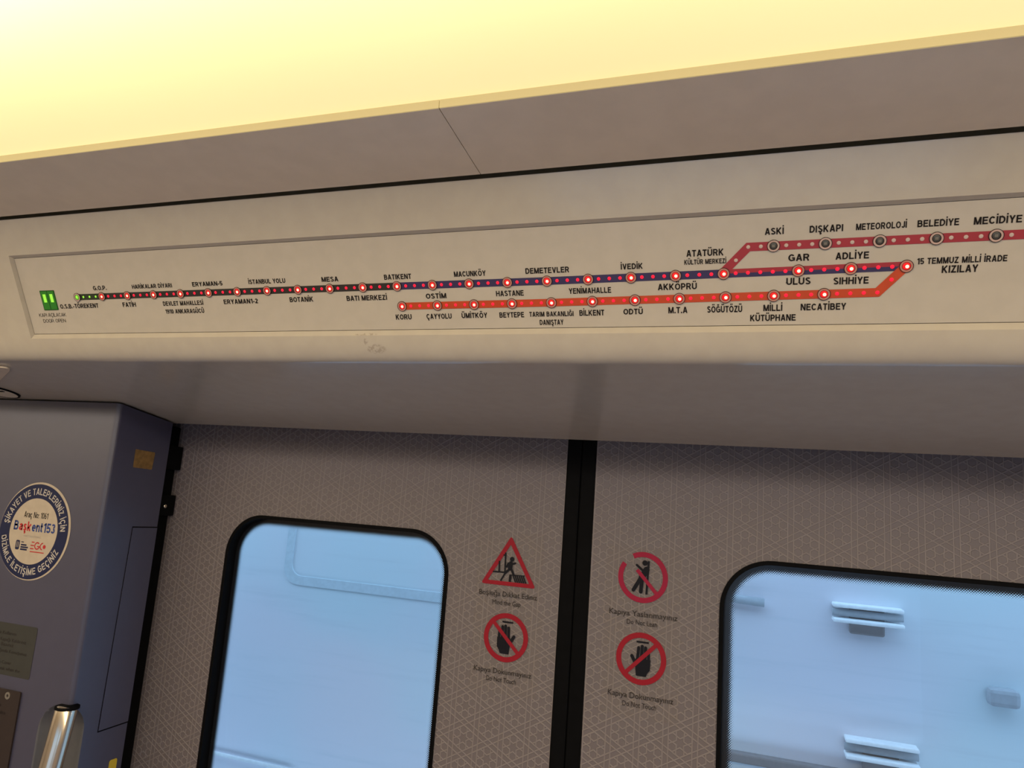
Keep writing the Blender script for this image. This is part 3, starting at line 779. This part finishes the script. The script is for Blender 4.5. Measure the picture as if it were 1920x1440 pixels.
# no leaning
cx, cz = -0.1930, -0.1080
st = sticker('person leaning against a door, crossed out in an open red ring', cx, cz, (cx-0.066, cx+0.066, cz-0.088, cz+0.050))
link('prohibition_ring', curve_mesh([arc_band(cx, cz, 0.0345, 0.0432, math.radians(146), math.radians(117+360), 72)], 0.0, 0.0), M['sign_crimson'], st, D)
link('prohibition_bar', curve_mesh([bar((cx-0.0105, cz+0.0120), (cx+0.0262, cz-0.0272), 0.0062)], 0.0, 0.0003), M['sign_crimson'], st, D)
P = lambda x, y: (cx+x/1000, cz+y/1000)
link('person_symbol', shapes_mesh([circle(*P(2.9, 24.6), 0.0047, 24), capsule(P(6.0, 13.5), P(-2.0, -1.0), 0.0105), capsule(P(0.5, 11.0), P(-11.2, 20.0), 0.0040),
     capsule(P(-4.0, -2.0), P(-15.4, -22.6), 0.0064), capsule(P(-1.2, -3.0), P(-2.6, -24.6), 0.0064), bar(P(9.3, 28.3), P(7.3, -28.3), 0.0036)], 0.0, 0.0001), M['sign_black'], st, D)
for (txt, x, y, w, c) in (('Kapıya Yaslanmayınız', -0.2490, -0.1745, 0.1175, 0.0092), ('Do Not Lean', -0.2175, -0.1885, 0.0520, 0.0082)):
    link('caption', text_mesh(txt, x, y, w, c, 0.0, 0.0), M['soft_ink'], st, D)
# mind the gap
st = sticker('red warning triangle with a person stepping over a gap, on the patterned door', -0.440, -0.105, (-0.505, -0.375, -0.190, -0.050))
tri = [(-0.4396, -0.0575), (-0.4935, -0.1480), (-0.3865, -0.1480)]
tin = [(-0.4396, -0.0735), (-0.4805, -0.1408), (-0.3990, -0.1408)]
link('warning_triangle', curve_mesh([rpoly(tri, 0.0035), rpoly(tin, 0.001)], 0.0, 0.0), M['sign_red'], st, D)
link('person_symbol', shapes_mesh([circle(-0.4352, -0.0995, 0.0043, 20), capsule((-0.4372, -0.1075), (-0.4380, -0.1160), 0.0085), capsule((-0.4419, -0.1075), (-0.4446, -0.1138), 0.0036),
     capsule((-0.4360, -0.1090), (-0.4282, -0.1062), 0.0034), capsule((-0.4362, -0.1160), (-0.4300, -0.1275), 0.0042), capsule((-0.4385, -0.1172), (-0.4462, -0.1250), 0.0042)], 0.0, 0.0002), M['sign_black'], st, D)
link('train_symbol', shapes_mesh([bar((-0.4487, -0.0885), (-0.4476, -0.1245), 0.0030), bar((-0.4598, -0.1045), (-0.4592, -0.1250), 0.0030), bar((-0.4716, -0.1250), (-0.4435, -0.1243), 0.0026), bar((-0.4529, -0.0935), (-0.4480, -0.0930), 0.0024), bar((-0.4466, -0.1250), (-0.4551, -0.1405), 0.0030)], 0.0, 0.0001), M['sign_black'], st, D)
plat = [[(-0.4388, -0.1280), (-0.4340, -0.1278), (-0.4345, -0.1405), (-0.4392, -0.1405)]]
for i in range(6):
    a = -0.4330 + i*0.0040; plat.append([(a, -0.1277), (a+0.0027, -0.1276), (a+0.0088, -0.1405), (a+0.0058, -0.1405)])
plat.append(bar((-0.4385, -0.1280), (-0.4085, -0.1272), 0.0016))
link('platform_symbol', shapes_mesh(plat, 0.0, 0.0001), M['sign_black'], st, D)
for (txt, x, y, w, c) in (('Boşluğa Dikkat Ediniz', -0.4955, -0.1680, 0.1130, 0.0090), ('Mind the Gap', -0.4680, -0.1830, 0.0550, 0.0082)):
    link('caption', text_mesh(txt, x, y, w, c, 0.0, 0.0), M['soft_ink'], st, D)

# ------------------------------------------------------------------ cabinet beside the door
CX, CY, CB = -1.233, 1.106, 1.252
cab = thing('equipment_cabinet', (-1.45, CY, 0), 'tall blue grey metal equipment cabinet beside the first door leaf', 'cabinet')
def cabinet_body():
    bm = bmesh.new()
    f = lambda y: EYE + 0.3143 - 0.1494*y - 0.0040
    v = [bm.verts.new(p) for p in ((-1.75, CY, 0.0), (CX, CY, 0.0), (CX, CB, 0.0), (-1.75, CB, 0.0), (-1.75, CY, f(CY)), (CX, CY, f(CY)), (CX, CB, f(CB)), (-1.75, CB, f(CB)))]
    for a in ((0,1,2,3),(4,5,6,7),(0,1,5,4),(1,2,6,5),(2,3,7,6),(3,0,4,7)): bm.faces.new([v[i] for i in a])
    bmesh.ops.recalc_face_normals(bm, faces=bm.faces)
    e = [x for x in bm.edges if all(abs(q.co.x-CX) < 1e-6 and abs(q.co.y-CY) < 1e-6 for q in x.verts)]
    bmesh.ops.bevel(bm, geom=e, offset=0.010, segments=6, profile=0.5, affect='EDGES')
    return mesh_from_bm(bm)
body = bpy.data.objects.new('tmp_body', cabinet_body()); COL.objects.link(body)
bm = bmesh.new(); bmesh.ops.create_uvsphere(bm, u_segments=40, v_segments=24, radius=0.056)   # scoop round the pole's upper end
for vv in bm.verts:
    if vv.co.z < 0: vv.co.z = -0.60 + vv.co.z
    vv.co += Vector((-1.250, 1.093, EYE-0.491))
cut = bpy.data.objects.new('tmp_cut', mesh_from_bm(bm, True)); COL.objects.link(cut)
for o in (body, cut): o.data.materials.append(M['cabinet'] if o is body else M['recess_grey'])
md = body.modifiers.new('scoop', 'BOOLEAN'); md.operation = 'DIFFERENCE'; md.object = cut; md.solver = 'EXACT'; md.material_mode = 'TRANSFER'
bpy.context.view_layer.update()
me = bpy.data.meshes.new_from_object(body.evaluated_get(bpy.context.evaluated_depsgraph_get()))
bpy.data.objects.remove(body); bpy.data.objects.remove(cut)
link('cabinet_body', me, (), cab)
SP = plane((CX, 0, EYE), (0, 1, 0), (0, 0, 1))
flap = [(1.1855, -0.1015), (1.2515, -0.1025), (1.2515, -0.5015), (1.1789, -0.5030)]
ins = [(1.1869, -0.1040), (1.2515, -0.1050), (1.2515, -0.4985), (1.1803, -0.5000)]
fl = link('access_flap', curve_mesh([ins], 0.0012, 0.0007), M['cabinet'], cab, SP)
gapm = link('flap_gap', curve_mesh([flap, ins], 0.0, 0.0004), M['black_rubber'], cab, SP)

# black strip added as the slot's shade, and the rubber brackets beside it
o = link('slot_shade_strip', box_mesh(-1.285, -1.2500, 1.2545, 1.2975, 0.01, EYE+0.118, 0.004), M['black_rubber']); tag(o, 'black shade strip down the slot between the cabinet and the door', 'shade strip')
for i, (za, zb_, lab) in enumerate(((0.022, 0.074, 'upper black rubber bracket in the slot between cabinet and door'), (-0.079, -0.034, 'lower black bracket with a bright screw between cabinet and door'))):
    br = thing('slot_bracket', (-1.24, 1.275, EYE+za), lab, 'bracket')
    link('bracket_body', box_mesh(-1.2498, -1.2360-0.001*i, 1.258, 1.2975, EYE+za, EYE+zb_, 0.002), M['black_rubber'], br)
    if i:
        link('screw_head', dome_mesh(0.0042, 0.0015, 0, None), M['steel'], br, plane((-1.2371, 1.2705, EYE-0.0585), (0, 1, 0), (0, 0, 1)))

# grab pole out of the scoop
px_, py_ = -1.2335, 1.100
pole = thing('grab_pole', (px_, 1.07, EYE-0.75), 'polished steel grab pole rising into the scooped corner of the cabinet', 'grab pole')
pts = [(px_, py_+0.001, EYE-0.4370), (px_, py_, EYE-0.4420), (px_, py_-0.008, EYE-0.50), (px_, py_-0.020, EYE-0.58), (px_, py_-0.034, EYE-0.70), (px_, py_-0.040, EYE-0.90), (px_, py_-0.040, 0.0)]
link('pole_tube', tube_mesh(pts, [0.0165, 0.0195]+[0.0195]*(len(pts)-2), 40), M['steel'], pole)
link('pole_collar', tube_mesh([(px_, py_+0.001, EYE-0.4355), (px_, py_+0.001, EYE-0.4395)], 0.0212, 40), M['black_rubber'], pole)

# square ochre sticker on the cabinet's side
q = link('square_sticker', curve_mesh([rpoly([(1.1624, 0.0573), (1.2150, 0.0548), (1.2126, 0.0178), (1.1630, 0.0195)], 0.003)], 0.0004, 0.0006), M['ochre'], None, SP)
tag(q, 'small worn square ochre sticker high on the side of the cabinet', 'sticker')

q = link('yellow_sticker', curve_mesh([rrect(1.2200, 1.2390, -0.600, -0.5660, 0.004, 3)], 0.0006, 0.0006), M['yellow'], None, SP)
tag(q, 'small yellow sticker low on the cabinet side near the door', 'sticker')

# round complaint-line sticker on the front
CP = plane((0, CY-0.0004, EYE), (1, 0, 0), (0, 0, 1))
sx, sz = -1.4075, -0.1245
rs = thing('round_sticker', (sx, CY, EYE+sz), 'round navy and cream sticker with a phone number on the cabinet front', 'sticker')
link('rim', curve_mesh([circle(sx+0.0025, sz+0.001, 0.0985, 80)], 0.0, 0.0001), M['cream_print'], rs, CP)
link('outer_band', curve_mesh([circle(sx, sz, 0.0955, 80), circle(sx, sz, 0.0665, 80)], 0.0, 0.0004), M['navy_print'], rs, CP)
link('centre_disc', curve_mesh([circle(sx, sz, 0.0665, 64)], 0.0, 0.0004), M['cream_print'], rs, CP)
link('band_writing', sans_arc_mesh('ŞİKAYET VE TALEPLERİNİZ İÇİN', sx, sz, 0.0805, 172, 4, 0.0135, True, 0.16, 0.0007), M['white_print'], rs, CP)
link('band_writing', sans_arc_mesh('BİZİMLE İLETİŞİME GEÇİNİZ', sx, sz, 0.0805, 190, 336, 0.0135, False, 0.16, 0.0007), M['white_print'], rs, CP)
link('vehicle_number', sans_mesh('Araç No: 1061', sx+0.001, sz+0.0265, 0.067, 0.0120, 0.15, 0.0007, 'c'), M['ink'], rs, CP)
for s_, a, w, mt in (('B', -0.0560, 0.0125, 'blue_print'), ('aşk', -0.0410, 0.0335, 'red_print'), ('ent', -0.0045, 0.0300, 'blue_print'), ('153', 0.0275, 0.0320, 'blue_print')):
    link('hotline_name', sans_mesh(s_, sx+a, sz-0.0005, w, 0.0190, 0.19, 0.0007), M[mt], rs, CP)
link('small_print', text_mesh('Hızlı Çözüm Merkezi', sx, sz-0.0125, 0.048, 0.0045, 0.0, 0.0007, 'c'), M['grey_print'], rs, CP)
link('city_crest', shapes_mesh([[rrect(sx-0.042, sx-0.031, sz-0.0395, sz-0.0205, 0.003, 4), rrect(sx-0.0395, sx-0.0378, sz-0.0350, sz-0.0235, 0.0006, 2), rrect(sx-0.0355, sx-0.0338, sz-0.0350, sz-0.0235, 0.0006, 2)],
     bar((sx-0.027, sz-0.0235), (sx-0.020, sz-0.0235), 0.0018), bar((sx-0.027, sz-0.0290), (sx-0.011, sz-0.0290), 0.0030), bar((sx-0.027, sz-0.0335), (sx-0.006, sz-0.0335), 0.0030), bar((sx-0.027, sz-0.0380), (sx-0.008, sz-0.0380), 0.0034)], 0.0, 0.0007), M['navy_print'], rs, CP)
eg = [bar((sx+0.002, sz-0.0215), (sx+0.010, sz-0.0215), 0.0020), bar((sx+0.000, sz-0.0280), (sx+0.010, sz-0.0280), 0.0020), bar((sx+0.000, sz-0.0345), (sx+0.010, sz-0.0345), 0.0020),
      arc_band(sx+0.0185, sz-0.0280, 0.0052, 0.0076, math.radians(45), math.radians(345), 24), bar((sx+0.0185, sz-0.0290), (sx+0.0260, sz-0.0290), 0.0020),
      arc_band(sx+0.0335, sz-0.0280, 0.0052, 0.0074, math.radians(90), math.radians(270), 16), circle(sx+0.0385, sz-0.0285, 0.0040, 16), bar((sx+0.001, sz-0.0405), (sx+0.040, sz-0.0405), 0.0018)]
link('operator_emblem', shapes_mesh(eg, 0.0, 0.0007), M['red_print'], rs, CP)

# instruction film and brown plate lower on the front
nl = thing('instruction_label', (-1.42, CY, EYE-0.36), 'greenish film label with dark lines of instructions on the cabinet front', 'label')
M['label_film'] = plain('greenish_label', (0.034, 0.034, 0.032), 0.5, spec=0.25)
link('label_film', curve_mesh([rrect(-1.520, -1.348, -0.4060, -0.3080, 0.004, 4)], 0.0, 0.0001), M['label_film'], nl, CP)
for txt, xr, y, w in (('Acil Durumda Kullanım', -1.4025, -0.3300, 0.105), ('Konuşmak İçin Kapağı Kaldırınız', -1.3725, -0.3425, 0.140), ('Düğmeye Basınız', -1.4050, -0.3520, 0.090), ('Yeşil Işık Yandığında Konuşunuz', -1.3650, -0.3640, 0.145),
                      ('In Emergency', -1.4500, -0.3760, 0.060), ('To Talk Open the Cover', -1.4025, -0.3855, 0.105), ('Press Button and Speak when the', -1.3760, -0.3970, 0.138)):
    link('label_line', text_mesh(txt, xr-w, y, w, 0.0062, 0.006, 0.0004), M['soft_ink'], nl, CP)
bp = thing('brown_plate', (-1.43, CY, EYE-0.60), 'dark brown screwed plate below the instruction label', 'plate')
link('plate_body', curve_mesh([rrect(-1.520, -1.3605, -0.640, -0.4305, 0.003, 3)], 0.003, 0.0018), M['brown_plate'], bp, CP)
link('plate_screw', curve_mesh([circle(-1.3925, -0.4410, 0.0068, 20), circle(-1.3925, -0.4410, 0.0030, 12)], 0.001, 0.0038), M['dull_steel'], bp, CP)
for txt, xr, y, w in (('Acil Hava', -1.405, -0.4625, 0.06), ('Emergency Brake', -1.390, -0.4760, 0.09)):
    link('plate_line', text_mesh(txt, xr-w, y, w, 0.0062, 0.01, 0.0036), M['ink'], bp, CP)

# round lock and lighter raised panel under the header, above the cabinet
UD = plane((0, 1.0, EYE+0.1649), (1, 0, 0), (0, -1, 0.1494))
M['underpanel'] = plain('warm_panel', (0.52, 0.43, 0.33), 0.35)
ht = thing('header_panel', (-1.5, 1.0, EYE+0.16), 'pale raised panel under the header moulding above the cabinet', 'underpanel')
def ul(x, y): return (x, (1.0-y)/math.cos(math.atan(0.1494)))
link('raised_panel', curve_mesh([rpoly([ul(-1.90, 0.898), ul(-1.262, 0.898), ul(-1.4450, 1.000), ul(-1.90, 1.000)], 0.012)], 0.004, 0.002), M['underpanel'], ht, UD)
M['lock_face'] = plain('satin_lock', (0.55, 0.49, 0.38), 0.4)
lk = thing('round_lock', (-1.517, 1.05, EYE+0.153), 'round steel key lock under the header just above the cabinet', 'lock')
c0 = ul(-1.5170, 1.050)
link('lock_ring', curve_mesh([circle(*c0, 0.046, 48), circle(*c0, 0.042, 48)], 0.003, 0.0015), M['black_rubber'], lk, UD)
link('lock_face', curve_mesh([circle(*c0, 0.042, 48)], 0.003, 0.0015), M['lock_face'], lk, UD)
link('lock_slot', curve_mesh([bar((c0[0]-0.032, c0[1]+0.004), (c0[0]+0.032, c0[1]+0.004), 0.006)], 0.001, 0.0035), M['black_rubber'], lk, UD)

# ------------------------------------------------------------------ outside the windows
def outside_wall():
    mt, t, p = new_mat('pale_outside_wall')
    co, x, y, z = t.xyz()
    cb = t.node('ShaderNodeCombineXYZ'); t.put(cb.inputs[0], t.m('MULTIPLY', x, 1.4)); t.put(cb.inputs[2], t.m('MULTIPLY', z, 22.0))
    streak = t.noise(cb.outputs[0], 1.0, 4.0, 0.6); tint = t.noise(co, 1.1, 2.0)
    c = t.mix(t.ramp(tint, 0.35, 0.62), (0.70, 0.79, 0.82, 1), (0.79, 0.75, 0.80, 1))
    t.l.new(t.mix(t.m('MULTIPLY', t.ramp(streak, 0.5, 0.8), 0.35), c, (0.55, 0.60, 0.64, 1)), p.inputs['Base Color'])
    p.inputs['Roughness'].default_value = 0.85
    return mt
M['outside'] = outside_wall()
struct('wall_outside', box_mesh(-9, 7, 2.60, 2.80, -1.0, 4.2), M['outside'], 'pale blue grey retaining wall outside the door windows', 'wall')
struct('wall_outside_far', box_mesh(-9, 7, -2.85, -2.65, -1.0, 4.2), M['outside'], 'pale blue grey retaining wall on the far side of the train', 'wall')
M['slat_white'] = plain('white_slat', (0.90, 0.90, 0.90), 0.6)
M['slat_dark'] = plain('dark_fitting', (0.26, 0.22, 0.21), 0.7)
M['slat_grey'] = plain('grey_fitting', (0.42, 0.44, 0.47), 0.7)
def cable_bracket(x, z, w, label):
    b = thing('cable_bracket', (x, 2.60, EYE+z), label, 'cable bracket', 'cable brackets on the wall outside')
    link('bracket_plate', box_mesh(x-w*0.25, x+w*0.25, 2.575, 2.60, EYE+z-0.075, EYE+z+0.015, 0.006), M['slat_dark'], b)
    link('upper_slat', box_mesh(x-w/2, x+w/2, 2.545, 2.60, EYE+z+0.004, EYE+z+0.016, 0.004), M['slat_white'], b)
    link('lower_slat', box_mesh(x-w/2, x+w/2, 2.535, 2.60, EYE+z-0.040, EYE+z-0.028, 0.004), M['slat_white'], b)
    link('bracket_cable', tube_mesh([(x-w/2, 2.57, EYE+z-0.012), (x+w/2, 2.57, EYE+z-0.012)], 0.011, 12), M['slat_grey'], b)
cable_bracket(0.318, -0.246, 0.20, 'upper of two slatted cable brackets on the wall outside, seen through the second door window')
cable_bracket(0.352, -0.640, 0.20, 'lower of two slatted cable brackets on the wall outside, seen through the second door window')
o = link('conduit_stub', tube_mesh([(-0.16, 2.58, EYE-0.250), (0.015, 2.58, EYE-0.256)], 0.014, 12), M['slat_grey']); tag(o, 'short grey conduit on the outside wall at the edge of the second door window', 'conduit')
o = link('outside_rail', box_mesh(-0.30, 0.36, 2.565, 2.60, EYE-0.755, EYE-0.725, 0.006), M['slat_dark']); tag(o, 'dark horizontal rail low on the outside wall beneath the cable brackets', 'rail')
o = link('junction_box', box_mesh(0.635, 0.715, 2.55, 2.60, EYE-0.475, EYE-0.425, 0.012), M['slat_grey']); tag(o, 'small grey junction box on the outside wall past the cable brackets', 'junction box')
o = link('glass_reflection', curve_mesh([rrect(-1.86, -0.90, -0.385, 0.60, 0.07, 8), rrect(-1.825, -0.935, -0.350, 0.565, 0.05, 8)], 0.006, 0.003), plain('reflection_grey', (0.60, 0.68, 0.72), 0.8), None, plane((0, 2.60, EYE), (1, 0, 0), (0, 0, 1)))  # reflection in the door glass, built as a darker band on the wall
tag(o, 'faint rounded window reflection, modelled as a band on the outside wall', 'reflection band')
o = link('thin_pipe', tube_mesh([(-2.6, 2.585, EYE-1.076), (-1.72, 2.585, EYE-1.078)], 0.007, 10), M['slat_white']); tag(o, 'thin white pipe low on the outside wall through the first door window', 'pipe')
struct('ground_outside', box_mesh(-9, 7, 1.50, 2.60, -1.05, -1.0), plain('gravel_bed', (0.30, 0.30, 0.30), 0.9, grain=0.3, scale=60), 'grey gravel ground between the train and the outside wall', 'ground')
